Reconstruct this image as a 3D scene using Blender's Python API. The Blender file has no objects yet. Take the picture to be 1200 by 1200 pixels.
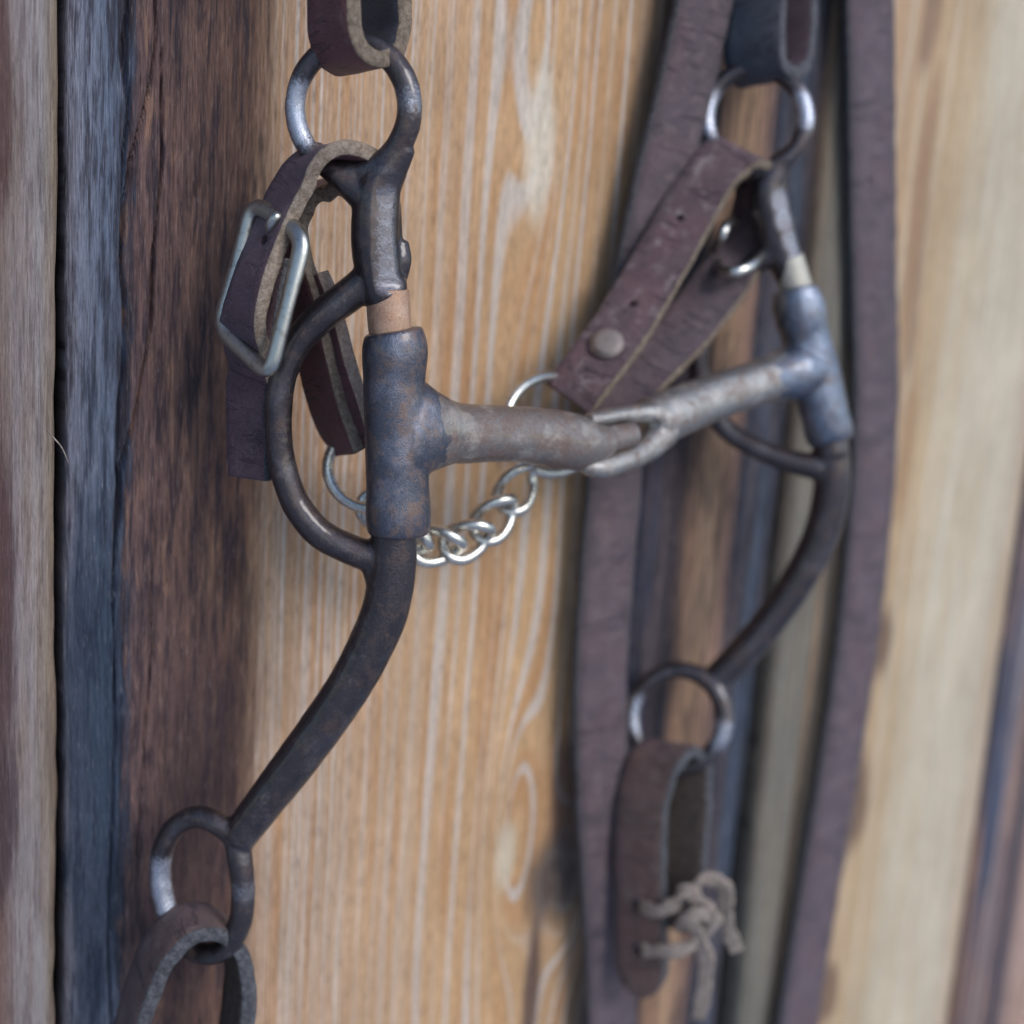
import bpy, bmesh, math, random
import numpy as np
from mathutils import Vector, Matrix, noise as mnoise

rad = math.radians
scene = bpy.context.scene
COL = scene.collection
random.seed(7)

# ------------------------------------------------------------------ camera
YAW, PITCH, ROLL = rad(34), rad(11.4), rad(3.8)
FPX = 1600.0                      # focal length in photograph pixels (1200 wide)
WALL = 0.305                      # camera to wall, metres, square on
CAM = Vector((0, -WALL, 1.40))
F = Vector((math.sin(YAW) * math.cos(PITCH), math.cos(YAW) * math.cos(PITCH), -math.sin(PITCH)))
R0 = Vector((math.cos(YAW), -math.sin(YAW), 0))
U0 = R0.cross(F)
R = R0 * math.cos(ROLL) + U0 * math.sin(ROLL)
U = U0 * math.cos(ROLL) - R0 * math.sin(ROLL)
cd = bpy.data.cameras.new("camera")
cam = bpy.data.objects.new("camera", cd)
COL.objects.link(cam)
cam.matrix_world = Matrix(((R.x, U.x, -F.x, CAM.x), (R.y, U.y, -F.y, CAM.y), (R.z, U.z, -F.z, CAM.z), (0, 0, 0, 1)))
cd.sensor_width = 36
cd.lens = FPX / 1200 * 36
cd.clip_start = 0.01
cd.clip_end = 100
cd.dof.use_dof = True
cd.dof.focus_distance = 0.294
cd.dof.aperture_fstop = 6.8
scene.camera = cam

# ------------------------------------------------------------------ light: open shade, soft overcast daylight
SUN_EL, SUN_AZ = rad(34), rad(165)     # azimuth measured clockwise from +Y
w = bpy.data.worlds.new("World")
scene.world = w
w.use_nodes = True
nt = w.node_tree
bg = nt.nodes["Background"]
sky = nt.nodes.new("ShaderNodeTexSky")
sky.sky_type = 'NISHITA'
sky.sun_disc = False
sky.sun_elevation = SUN_EL
sky.sun_rotation = SUN_AZ
sky.air_density = 1.0
sky.dust_density = 0.6
sky.ozone_density = 2.0
nt.links.new(sky.outputs[0], bg.inputs[0])
bg.inputs[1].default_value = 0.12
sd = bpy.data.lights.new("sun", 'SUN')
sd.energy = 1.5
sd.angle = rad(26)
sd.color = (1.0, 0.97, 0.93)
sun = bpy.data.objects.new("sun", sd)
COL.objects.link(sun)
sun_dir = Vector((math.sin(SUN_AZ) * math.cos(SUN_EL), math.cos(SUN_AZ) * math.cos(SUN_EL), math.sin(SUN_EL)))
sun.rotation_euler = (-sun_dir).to_track_quat('-Z', 'Y').to_euler()
sun.location = CAM + sun_dir
scene.view_settings.view_transform = 'Standard'
scene.view_settings.look = 'None'
scene.view_settings.exposure = 0.6
scene.view_settings.gamma = 1
scene.render.engine = 'CYCLES'


# ------------------------------------------------------------------ placing helpers
def P(px, py, z):
    """point seen at photograph pixel (px,py) at z millimetres in front of the lens"""
    z = z * 0.001
    return CAM + F * z + R * ((px - 600) / FPX * z) - U * ((py - 600) / FPX * z)


def V(r, u, t):
    return (R * r + U * u - F * t).normalized()


def wall_hit(px, py, off=0.0):
    d = F + R * ((px - 600) / FPX) - U * ((py - 600) / FPX)
    return CAM + d * ((-off - CAM.y) / d.y)


def wall_x(px, py=600):
    return wall_hit(px, py).x


ZL = lambda py: 300 + .038 * (py - 500)        # hanging plane of the nearer cheek


# ------------------------------------------------------------------ node helpers
class E:
    def __init__(s, nt, k):
        s.nt, s.k = nt, k

    def m(s, op, b=None, c=None, clamp=False):
        n = s.nt.nodes.new("ShaderNodeMath")
        n.operation = op
        n.use_clamp = clamp
        s.nt.links.new(s.k, n.inputs[0])
        for i, v in ((1, b), (2, c)):
            if v is None:
                continue
            if isinstance(v, E):
                s.nt.links.new(v.k, n.inputs[i])
            else:
                n.inputs[i].default_value = v
        return E(s.nt, n.outputs[0])

    def __add__(s, o): return s.m('ADD', o)
    def __radd__(s, o): return s.m('ADD', o)
    def __sub__(s, o): return s.m('SUBTRACT', o)
    def __rsub__(s, o): return (s * -1.0) + o
    def __mul__(s, o): return s.m('MULTIPLY', o)
    def __rmul__(s, o): return s.m('MULTIPLY', o)


class Mat:
    def __init__(s, name):
        s.mat = bpy.data.materials.new(name)
        s.mat.use_nodes = True
        s.nt = s.mat.node_tree
        s.b = s.nt.nodes["Principled BSDF"]
        tc = s.nt.nodes.new("ShaderNodeTexCoord")
        mp = s.nt.nodes.new("ShaderNodeVectorMath")
        mp.operation = 'SCALE'
        mp.inputs[3].default_value = 1000.0
        s.nt.links.new(tc.outputs['Object'], mp.inputs[0])
        s.p = mp.outputs[0]
        sp = s.nt.nodes.new("ShaderNodeSeparateXYZ")
        s.nt.links.new(s.p, sp.inputs[0])
        s.x, s.y, s.z = (E(s.nt, o) for o in sp.outputs)

    def vec(s, x, y, z):
        n = s.nt.nodes.new("ShaderNodeCombineXYZ")
        for i, v in enumerate((x, y, z)):
            if isinstance(v, E):
                s.nt.links.new(v.k, n.inputs[i])
            else:
                n.inputs[i].default_value = v
        return n.outputs[0]

    def noise(s, vec, scale=1, detail=3, rough=.55, dist=0):
        n = s.nt.nodes.new("ShaderNodeTexNoise")
        s.nt.links.new(vec, n.inputs['Vector'])
        n.inputs['Scale'].default_value = scale
        n.inputs['Detail'].default_value = detail
        n.inputs['Roughness'].default_value = rough
        n.inputs['Distortion'].default_value = dist
        return E(s.nt, n.outputs['Fac'])

    def step(s, e, a, b, lo=0, hi=1):
        n = s.nt.nodes.new("ShaderNodeMapRange")
        n.interpolation_type = 'SMOOTHSTEP'
        s.nt.links.new(e.k, n.inputs[0])
        for i, v in enumerate((a, b, lo, hi)):
            n.inputs[i + 1].default_value = v
        return E(s.nt, n.outputs[0])

    def mix(s, f, a, b, mode='MIX'):
        n = s.nt.nodes.new("ShaderNodeMix")
        n.data_type = 'RGBA'
        n.blend_type = mode
        for i, v in ((0, f), (6, a), (7, b)):
            if isinstance(v, E):
                s.nt.links.new(v.k, n.inputs[i])
            elif isinstance(v, (int, float)):
                n.inputs[i].default_value = v
            else:
                n.inputs[i].default_value = (*v, 1)
        return E(s.nt, n.outputs[2])

    def ramp(s, f, stops):
        n = s.nt.nodes.new("ShaderNodeValToRGB")
        s.nt.links.new(f.k, n.inputs[0])
        el = n.color_ramp.elements
        el[0].position, el[0].color = stops[0][0], (*stops[0][1], 1)
        el[1].position, el[1].color = stops[-1][0], (*stops[-1][1], 1)
        for p, c in stops[1:-1]:
            e = el.new(p)
            e.color = (*c, 1)
        return E(s.nt, n.outputs[0])

    def grey(s, e):
        n = s.nt.nodes.new("ShaderNodeCombineXYZ")
        for i in range(3):
            s.nt.links.new(e.k, n.inputs[i])
        return E(s.nt, n.outputs[0])

    def out(s, col=None, rough=None, metal=None, bump=None, dist=.0002, strength=1, spec=None):
        for k, v in (('Base Color', col), ('Roughness', rough), ('Metallic', metal), ('Specular IOR Level', spec)):
            if v is None:
                continue
            if isinstance(v, E):
                s.nt.links.new(v.k, s.b.inputs[k])
            elif isinstance(v, tuple):
                s.b.inputs[k].default_value = (*v, 1)
            else:
                s.b.inputs[k].default_value = v
        if bump is not None:
            n = s.nt.nodes.new("ShaderNodeBump")
            n.inputs['Strength'].default_value = strength
            n.inputs['Distance'].default_value = dist
            s.nt.links.new(bump.k, n.inputs['Height'])
            s.nt.links.new(n.outputs[0], s.b.inputs['Normal'])
        return s.mat


def srgb(r, g, b, k=1.0):
    f = lambda c: ((c / 255 + .055) / 1.055) ** 2.4 if c > 10 else c / 255 / 12.92
    return (f(r) * k, f(g) * k, f(b) * k)


# ------------------------------------------------------------------ wood materials (object x, z in millimetres along the wall)
def wood(name, stops, pale=(.62, .52, .42), pale_amt=.6, warm=(.45, .27, .13), streak=(.03, .02, .022), streak_mask=None,
         streak_amt=.6, ring=5.6, eyes=(), knots=(), seed=0.0, wav=4.0, grain=.35, patches=(), stripe_mask=None, warp=5.0, warm_amt=.55, ragmix=2.0, mottle=None, dark_fib=.35, light_fib=.5, fine_ring=None):
    m = Mat(name)
    x, z = m.x, m.z
    lo = m.noise(m.vec(x * .02 + seed, seed, z * .006), 1, 2)
    xw = x + (lo - .5) * wav
    mid = m.noise(m.vec(x * .12, seed + 3, z * .02), 1, 3)
    rag = m.noise(m.vec(x * .9, seed + 12, z * .05), 1, 4, .6)
    xe = xw + (mid - .5) * warp + (rag - .5) * ragmix
    x0, x1 = stops[0][0], stops[-1][0]
    base = m.ramp((xe - x0) * (1 / (x1 - x0)), [((a - x0) / (x1 - x0), c) for a, c in stops])

    def gauss(cx, cz, wx, wz):
        dx = (x - cx) * (1 / wx)
        dz = (z - cz) * (1 / wz)
        return (dx * dx + dz * dz).m('MULTIPLY', -1).m('EXPONENT')
    phi = xw
    for (cx, cz, wx, wz, A) in eyes:
        phi = phi + gauss(cx, cz, wx, wz) * A
    wob = m.noise(m.vec(phi * .09, seed + 9, z * .002), 1, 2)
    ph = phi * (6.2832 / ring) + wob * 14.0
    s = ph.m('SINE')
    amp = m.noise(m.vec(phi * .22, seed + 5, z * .004), 1, 2)
    stripe = m.step(s + (amp - .5) * 3.4, .35, 1.15)
    if fine_ring:
        t2 = m.noise(m.vec(phi * .95, seed + 8, z * .0035), 1, 2, .5)
        fr = m.step(t2, .47, .63) * .95
        ml = m.step(xw, fine_ring[0], fine_ring[1])
        stripe = stripe * ml + fr * (1.0 - ml)
    warmf = m.step(m.noise(m.vec(phi * .16, seed + 7, z * .012), 1, 3), .42, .68)
    xm = stripe_mask
    sm = 1.0
    if xm:
        sm = m.step(xe, xm[0], xm[1])
        stripe = stripe * sm
        warmf = warmf * sm
    col = m.mix(warmf * warm_amt, base, warm)
    col = m.mix(stripe * pale_amt, col, pale)
    if mottle:
        (ma, mb, dk, lt) = mottle
        mk = m.step(xe, ma - 3, ma) * (1.0 - m.step(xe, mb - 6, mb + 4))
        mo = m.noise(m.vec(x * .30, seed + 13, z * .045), 1, 5, .65, .5)
        col = m.mix(m.step(mo, .50, .66) * mk * .8, col, dk)
        col = m.mix(m.step(mo, .34, .47, 1, 0) * mk * .8, col, lt)
    # dark weather streaks
    st = m.noise(m.vec(x * .55, seed + 1, z * .035), 1, 5, .6, .4)
    stb = m.noise(m.vec(x * 1.5, seed + 11, z * .09), 1, 5, .65, .3)
    stf = m.step(st * .55 + stb * .45, .46, .60)
    if streak_mask:
        a, b, c, d = streak_mask
        stf = stf * m.step(xe, a, b) * (1.0 - m.step(xe, c, d))
    col = m.mix(stf * streak_amt, col, streak)
    for (cx, cz, wx, wz, pc, pa) in patches:
        g = gauss(cx, cz, wx, wz)
        f = m.step(g + (st - .5) * .5 + (mid - .5) * .6, .25, .75)
        col = m.mix(f * pa, col, pc)
    for (cx, cz, r) in knots:
        dx = (x - cx) * (1 / r)
        dz = (z - cz) * (.6 / r)
        d = (dx * dx + dz * dz).m('SQRT') + (mid - .5) * 1.1 + (rag - .5) * .9
        col = m.mix((1.0 - m.step(d, .45, 1.25)) * .9, col, (.06, .045, .045))
        rr = (d * 13.0).m('SINE')
        col = m.mix((1.0 - m.step(d, .35, .8)) * m.step(rr, -.2, .8) * .4, col, (.26, .23, .21))
    # fine fibres
    fib = m.noise(m.vec(xw * 2.6, seed + 2, z * .045), 1, 5, .65)
    fib2 = m.noise(m.vec(xw * 7.0, seed + 4, z * .16), 1, 3, .6)
    fib3 = m.noise(m.vec(xw * 3.2, seed + 6, z * .22), 1, 4, .7, .3)
    k = (fib - .5) * (grain * 2.2) + (fib2 - .5) * grain + (fib3 - .5) * (grain * 2.0) + 1.0
    col = m.mix(m.step(fib3, .30, .42, 1, 0) * dark_fib, col, tuple(v * .6 for v in streak))
    col = m.mix(1.0, col, m.grey(k), 'MULTIPLY')
    col = m.mix(m.step(fib3, .57, .70) * light_fib, col, m.mix(.55, col, pale))
    blot = m.noise(m.vec(x * .035, seed, z * .02), 1, 3)
    col = m.mix(1.0, col, m.grey(blot * .5 + .75), 'MULTIPLY')
    bump = fib * 1.0 + fib2 * .45 + fib3 * .8 - stripe * .25 + st * .6
    return m.out(col, .72, 0.0, bump, dist=.0006, strength=1, spec=.35)


def leather(name, col=(.060, .028, .030), col2=(.105, .050, .045), rough=.46, scuff=(.17, .12, .11), scuff_amt=.35, crease=.5):
    """UV: u along the strap, v across it, both in millimetres"""
    m = Mat(name)
    uvn = m.nt.nodes.new("ShaderNodeUVMap")
    sp = m.nt.nodes.new("ShaderNodeSeparateXYZ")
    m.nt.links.new(uvn.outputs[0], sp.inputs[0])
    u, v = E(m.nt, sp.outputs[0]), E(m.nt, sp.outputs[1])
    big = m.noise(m.p, .13, 4, .6)
    c = m.mix(m.step(big, .38, .62), col, col2)
    red = m.noise(m.vec(u * .06, v * .10, 3.3), 1, 3)
    c = m.mix(m.step(red, .48, .66) * .28, c, (col2[0] * 1.15, col2[1] * .62, col2[2] * .58))
    fine = m.noise(m.p, 1.4, 5, .75)
    spk = m.noise(m.p, 2.4, 4, .75)
    c = m.mix(m.step(spk, .50, .62) * .7, c, tuple(q * 2.1 for q in col2))
    c = m.mix(m.step(spk, .34, .47, 1, 0) * .7, c, tuple(q * .35 for q in col))
    # cross creases where the strap has been bent
    cr = m.noise(m.vec(u * .38, v * .07, 1.7), 1, 3, .55, .5)
    crf = m.step(cr, .60, .64) * (1.0 - m.step(cr, .64, .69))
    c = m.mix(crf * crease, c, tuple(q * .3 for q in col))
    sc = m.noise(m.vec(u * .22, v * .22, 7.0), 1, 6, .68, .3)
    scf = m.step(sc, .52, .68)
    c = m.mix(scf * scuff_amt, c, scuff)
    # darker burnished rims
    av = v.m('ABSOLUTE')
    c = m.mix(m.step(av, 5.0, 7.5) * .4, c, tuple(q * .55 for q in col))
    bump = fine * 1.0 + spk * 1.1 + sc * .6 - crf * 1.2
    m.b.inputs['Sheen Weight'].default_value = .12
    m.b.inputs['Sheen Roughness'].default_value = .4
    m.b.inputs['Sheen Tint'].default_value = (.7, .72, .9, 1)
    return m.out(c, scf * .2 + (spk - .5) * .2 + rough, 0.0, bump, dist=.00045, strength=.9, spec=.6)


def suede(name, col=(.17, .115, .075), col2=(.30, .22, .15)):
    m = Mat(name)
    a = m.noise(m.p, .7, 5, .7)
    b = m.noise(m.p, 2.4, 4, .75)
    c = m.mix(m.step(a, .35, .65), col, col2)
    c = m.mix(m.step(b, .45, .7) * .5, c, tuple(v * .45 for v in col))
    return m.out(c, .85, 0.0, a * .8 + b * .7, dist=.0008, strength=1, spec=.3)


def iron(name, dark=(.035, .030, .036), rust=(.075, .045, .040), rust_lo=.5, metal=.8, rough=.40, pit=1.0, bright=(.26, .26, .29), worn_amt=.3, speck=.3, coat=.45, painted_glints=(), coat_rough=.17, bb=.8):
    m = Mat(name)
    a = m.noise(m.p, .22, 6, .68, .4)
    b = m.noise(m.p, 1.2, 5, .72)
    c = m.noise(m.p, 2.8, 4, .75)
    rf = m.step(a + (b - .5) * .5, rust_lo - .09, rust_lo + .14)
    col = m.mix(rf, dark, rust)
    worn = m.step(m.noise(m.p, .13, 4) + (b - .5) * .3, .50, .68)
    col = m.mix(worn * worn_amt, col, bright)
    col = m.mix(m.step(c, .52, .68) * speck, col, tuple(v * 2.0 + .03 for v in rust))
    col = m.mix(m.step(c, .32, .44, 1, 0) * .6, col, (.012, .010, .012))
    r = rf * .16 + (b - .5) * .22 + rough - worn * .08
    for (q, rr_, *am) in painted_glints:                       # highlights painted into the iron colour, on rings and shaft flats
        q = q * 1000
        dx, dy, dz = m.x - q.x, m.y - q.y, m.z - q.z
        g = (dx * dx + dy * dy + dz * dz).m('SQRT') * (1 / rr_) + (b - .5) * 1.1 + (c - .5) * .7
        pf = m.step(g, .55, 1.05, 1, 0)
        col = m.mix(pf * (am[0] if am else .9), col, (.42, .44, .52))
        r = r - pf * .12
    m.b.inputs['Coat Weight'].default_value = coat
    m.b.inputs['Coat Roughness'].default_value = coat_rough
    return m.out(col, r, m.step(rf, 0, 1, metal, metal * .6), b * bb + c * .8, dist=.00022 * pit, strength=.8)


def steel(name, col=(.62, .60, .55), rough=.27, dull=(.30, .28, .25)):
    m = Mat(name)
    a = m.noise(m.p, .5, 4, .65)
    b = m.noise(m.p, 3.5, 3, .6)
    c = m.mix(m.step(a, .5, .72) * .7, col, dull)
    return m.out(c, (b - .5) * .25 + rough, 1.0, b + a, dist=.00010, strength=.6)


# ------------------------------------------------------------------ mesh helpers
def link(name, me, mats, parent=None, smooth=True):
    o = bpy.data.objects.new(name, me)
    COL.objects.link(o)
    for mt in (mats if isinstance(mats, (list, tuple)) else [mats]):
        me.materials.append(mt)
    if smooth:
        me.polygons.foreach_set('use_smooth', [True] * len(me.polygons))
    if parent is not None:
        o.parent = parent
        o.matrix_parent_inverse = Matrix.Translation(-parent.location)
    return o


def thing(name, label, cat, loc, group=None):
    o = bpy.data.objects.new(name, None)
    COL.objects.link(o)
    o.location = loc
    o.empty_display_size = .01
    return tag(o, label, cat, group)


def tag(o, label, cat, group=None):
    o['label'] = label
    o['category'] = cat
    if group:
        o['group'] = group
    return o


def crom(pts, n, closed=False):
    """Catmull-Rom through tuples of numbers"""
    a = np.array(pts, float)
    k = len(a)
    out = []
    segs = k if closed else k - 1
    for i in range(segs):
        if closed:
            p0, p1, p2, p3 = a[(i - 1) % k], a[i], a[(i + 1) % k], a[(i + 2) % k]
        else:
            p0, p1, p2, p3 = a[max(i - 1, 0)], a[i], a[i + 1], a[min(i + 2, k - 1)]
            if i == 0: p0 = 2 * p1 - p2
            if i == k - 2: p3 = 2 * p2 - p1
        d0, d1, d2 = (max(1e-6, np.linalg.norm((b - a_)[:3])) for a_, b in ((p0, p1), (p1, p2), (p2, p3)))
        m1 = d1 * ((p1 - p0) / d0 - (p2 - p0) / (d0 + d1) + (p2 - p1) / d1)
        m2 = d1 * ((p2 - p1) / d1 - (p3 - p1) / (d1 + d2) + (p3 - p2) / d2)
        for j in range(n):
            t = j / n
            out.append((2 * t ** 3 - 3 * t * t + 1) * p1 + (t ** 3 - 2 * t * t + t) * m1 + (3 * t * t - 2 * t ** 3) * p2 + (t ** 3 - t * t) * m2)
    if not closed:
        out.append(a[-1])
    return out


def sweep_tube(bm, pts, radii, sides=20, closed=False, squash=None, cap=.5):
    """pts world Vectors; radii metres; squash=(axis Vector, factor) flattens the section along an axis"""
    n = len(pts)
    tang = []
    for i in range(n):
        a = pts[(i - 1) % n] if closed or i > 0 else pts[i]
        b = pts[(i + 1) % n] if closed or i < n - 1 else pts[i]
        tang.append((b - a).normalized())
    ref = F.copy()
    if abs(ref.dot(tang[0])) > .9: ref = R.copy()
    nrm = (ref - tang[0] * ref.dot(tang[0])).normalized()
    rings = []
    frames = []
    for i in range(n):
        nrm = (nrm - tang[i] * nrm.dot(tang[i])).normalized()
        frames.append((nrm.copy(), tang[i].cross(nrm)))

    def ring(c, r, fr):
        vs = []
        for j in range(sides):
            t = 2 * math.pi * j / sides
            d = fr[0] * math.cos(t) * r + fr[1] * math.sin(t) * r
            if squash:
                ax, k = squash
                d = d - ax * d.dot(ax) * (1 - k)
            vs.append(bm.verts.new(c + d))
        return vs
    if not closed and cap > 0:
        for q in (.35, .75, .95):
            k = math.sqrt(1 - (1 - q) ** 2)
            rings.append(ring(pts[0] - tang[0] * radii[0] * cap * (1 - q), radii[0] * k, frames[0]))
    for i in range(n):
        rings.append(ring(pts[i], radii[i], frames[i]))
    if not closed and cap > 0:
        for q in (.95, .75, .35):
            k = math.sqrt(1 - (1 - q) ** 2)
            rings.append(ring(pts[-1] + tang[-1] * radii[-1] * cap * (1 - q), radii[-1] * k, frames[-1]))
    m = len(rings)
    for i in range(m if closed else m - 1):
        a, b = rings[i], rings[(i + 1) % m]
        sh = 0
        if closed and i == m - 1:
            best = 1e9
            for s in range(sides):
                d = (a[0].co - b[s].co).length
                if d < best: best, sh = d, s
        for j in range(sides):
            bm.faces.new((a[j], a[(j + 1) % sides], b[(j + 1 + sh) % sides], b[(j + sh) % sides]))
    if not closed:
        bm.faces.new(rings[0][::-1])
        bm.faces.new(rings[-1])


GROW = 0.0


def px_tube(bm, ctrl, sides=20, n=8, closed=False, cap=.5, squash=None):
    """ctrl: (px, py, z mm, radius px)"""
    c = crom(ctrl, n, closed)
    pts = [P(q[0], q[1], q[2]) for q in c]
    rr = [(max(q[3], .5) * 1.0 + GROW) * q[2] / FPX * .001 for q in c]
    sweep_tube(bm, pts, rr, sides, closed, squash, cap)


def vn(x, y, z):
    """smooth lattice noise in -1..1 for arrays"""
    x, y, z = np.broadcast_arrays(np.asarray(x, float), np.asarray(y, float), np.asarray(z, float))
    xi, yi, zi = (np.floor(a).astype(np.int64) for a in (x, y, z))
    fx, fy, fz = x - xi, y - yi, z - zi
    fx, fy, fz = (f * f * (3 - 2 * f) for f in (fx, fy, fz))

    def h(a, b, c):
        n = (a * 374761393 + b * 668265263 + c * 2147483647 + 974634777) & 0xffffffff
        n = ((n ^ (n >> 13)) * 1274126177) & 0xffffffff
        n = ((n ^ (n >> 16)) * 2246822519) & 0xffffffff
        return ((n ^ (n >> 15)) & 0xffff) / 32767.5 - 1
    r = 0
    for i in (0, 1):
        for j in (0, 1):
            for k in (0, 1):
                r = r + h(xi + i, yi + j, zi + k) * (fx if i else 1 - fx) * (fy if j else 1 - fy) * (fz if k else 1 - fz)
    return r


def finish(bm):
    bmesh.ops.recalc_face_normals(bm, faces=bm.faces)
    me = bpy.data.meshes.new("m")
    bm.to_mesh(me)
    bm.free()
    return me


def evaluate(o):
    dg = bpy.context.evaluated_depsgraph_get()
    dg.update()
    me = bpy.data.meshes.new_from_object(o.evaluated_get(dg))
    o.modifiers.clear()
    o.data = me
    return o


def weld(o, voxel=.00042, it=6, fac=.6):
    """fuse overlapping tubes into one forged skin"""
    r = o.modifiers.new("r", 'REMESH')
    r.mode = 'VOXEL'
    r.voxel_size = voxel
    s = o.modifiers.new("s", 'SMOOTH')
    s.iterations = it
    s.factor = fac
    evaluate(o)
    o.data.polygons.foreach_set('use_smooth', [True] * len(o.data.polygons))
    return o


def roughen(o, amp, freq, seed=0.0):
    me = o.data
    n = len(me.vertices)
    co = np.empty(n * 3)
    me.vertices.foreach_get('co', co)
    co = co.reshape(-1, 3)
    nr = np.empty(n * 3)
    me.vertex_normals.foreach_get('vector', nr)
    nr = nr.reshape(-1, 3)
    q = co * freq + seed
    d = vn(q[:, 0], q[:, 1], q[:, 2]) * amp + vn(q[:, 0] * 3.1, q[:, 1] * 3.1, q[:, 2] * 3.1) * amp * .4
    me.vertices.foreach_set('co', (co + nr * d[:, None]).ravel())
    me.update()
    return o


def facet(o, px0, px1, py0, py1, n, c):
    """hammer a flat onto the mesh: nothing in the pixel band stands beyond the plane (c, n)"""
    for v in o.data.vertices:
        d = v.co - CAM
        z = d.dot(F)
        x, y = 600 + FPX * d.dot(R) / z, 600 - FPX * d.dot(U) / z
        if px0 < x < px1 and py0 < y < py1:
            h = (v.co - c).dot(n)
            if h > 0:
                e = min(1, (y - py0) / 25, (py1 - y) / 14)
                v.co -= n * h * e
    o.data.update()


def strap(name, ctrl, width, thick, mats, parent=None, n=8, wob=.00018, taper_end=None, taper_start=None, seed=0, flip=False):
    """flat leather strap. ctrl: (px,py,z, wr,wu,wt): centre line and width direction in right/up/toward-camera terms.
    mats = [grain side, flesh side, cut edge]"""
    c = crom(ctrl, n)
    pts = [P(q[0], q[1], q[2]) for q in c]
    wd = [V(q[3], q[4], q[5]) for q in c]
    N = len(pts)
    W, T = width * .0005, thick * .0005
    # profile (a along width, b along thickness), material index per segment
    prof = []
    k = 7
    for i in range(k):                                # grain face
        a = -1 + 2 * i / (k - 1)
        prof.append((a * .93, 1.0 + .12 * (1 - a * a), 0))
    for t in (60, 30, 0, -30, -60):
        prof.append((.93 + .07 * math.cos(rad(t)), math.sin(rad(t)) * .98, 2))
    for i in range(k):
        a = 1 - 2 * i / (k - 1)
        prof.append((a * .93, -1.0 + .05 * (1 - a * a), 1))
    for t in (-120, -150, 180, 150, 120):
        prof.append((-.93 + .07 * math.cos(rad(t)), math.sin(rad(t)) * .98, 2))
    bm = bmesh.new()
    uvl = bm.loops.layers.uv.new('UVMap')
    arc = [0.0]
    for i in range(1, N):
        arc.append(arc[-1] + (pts[i] - pts[i - 1]).length * 1000)
    rings = []
    sg = -1 if flip else 1
    for i in range(N):
        a = pts[max(i - 1, 0)]
        b = pts[min(i + 1, N - 1)]
        t = (b - a).normalized()
        ww = (wd[i] - t * wd[i].dot(t)).normalized()
        nn = ww.cross(t).normalized() * sg
        Wi = W
        if taper_end:
            d = (pts[-1] - pts[i]).length
            if d < taper_end: Wi *= max(.12, math.sqrt(max(0, 1 - (1 - d / taper_end) ** 2)))
        if taper_start:
            d = (pts[0] - pts[i]).length
            if d < taper_start: Wi *= max(.12, math.sqrt(max(0, 1 - (1 - d / taper_start) ** 2)))
        rg = []
        for (pa, pb, mi) in prof:
            co = pts[i] + ww * pa * Wi + nn * pb * T
            q = co * 120 + Vector((seed, 0, 0))
            d = mnoise.noise(q) * wob + mnoise.noise(q * 4) * wob * (.7 if mi == 2 else .3)
            side = ww * (1 if pa > 0 else -1) * (abs(pa) > .9)
            rg.append(bm.verts.new(co + nn * d * (1 if pb > 0 else -1) + side * d * 2))
        rings.append(rg)
    L = len(prof)
    for i in range(N - 1):
        for j in range(L):
            a, b = prof[j][2], prof[(j + 1) % L][2]
            f = bm.faces.new((rings[i][j], rings[i][(j + 1) % L], rings[i + 1][(j + 1) % L], rings[i + 1][j]))
            f.material_index = 2 if 2 in (a, b) else a
            for lp, (ii, jj) in zip(f.loops, ((i, j), (i, (j + 1) % L), (i + 1, (j + 1) % L), (i + 1, j))):
                lp[uvl].uv = (arc[ii] + seed * 37.0, prof[jj][0] * W * 1000)
    for e in (rings[0][::-1], rings[-1]):
        f = bm.faces.new(e)
        f.material_index = 2
    return link(name, finish(bm), mats, parent)


def cut(o, holes, mat_index=2):
    """punch round holes; holes: (px,py,z,radius mm, direction)"""
    bm = bmesh.new()
    for (px, py, z, r, d) in holes:
        c = P(px, py, z)
        sweep_tube(bm, [c - d * .006, c + d * .006], [r * .001] * 2, 16, cap=0)
    me = finish(bm)
    c = bpy.data.objects.new("punch", me)
    COL.objects.link(c)
    b = o.modifiers.new("b", 'BOOLEAN')
    b.operation = 'DIFFERENCE'
    b.object = c
    b.solver = 'EXACT'
    evaluate(o)
    bpy.data.objects.remove(c)
    return o


# ================================================================== THE PLANK WALL
def zc(py, px=600):
    return wall_hit(px, py).z


BLUE = srgb(52, 68, 92)
GREYBLUE = srgb(92, 98, 116)
BROWN = srgb(112, 82, 72)
DKBROWN = srgb(70, 52, 52)
TAN = srgb(196, 158, 118)
PALE = srgb(214, 200, 178)

wall = thing('plank_wall', 'weathered vertical plank wall in tan, brown and blue-grey behind the horse bit', 'wall',
             Vector((wall_x(600), 0, 1.0)))


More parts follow.
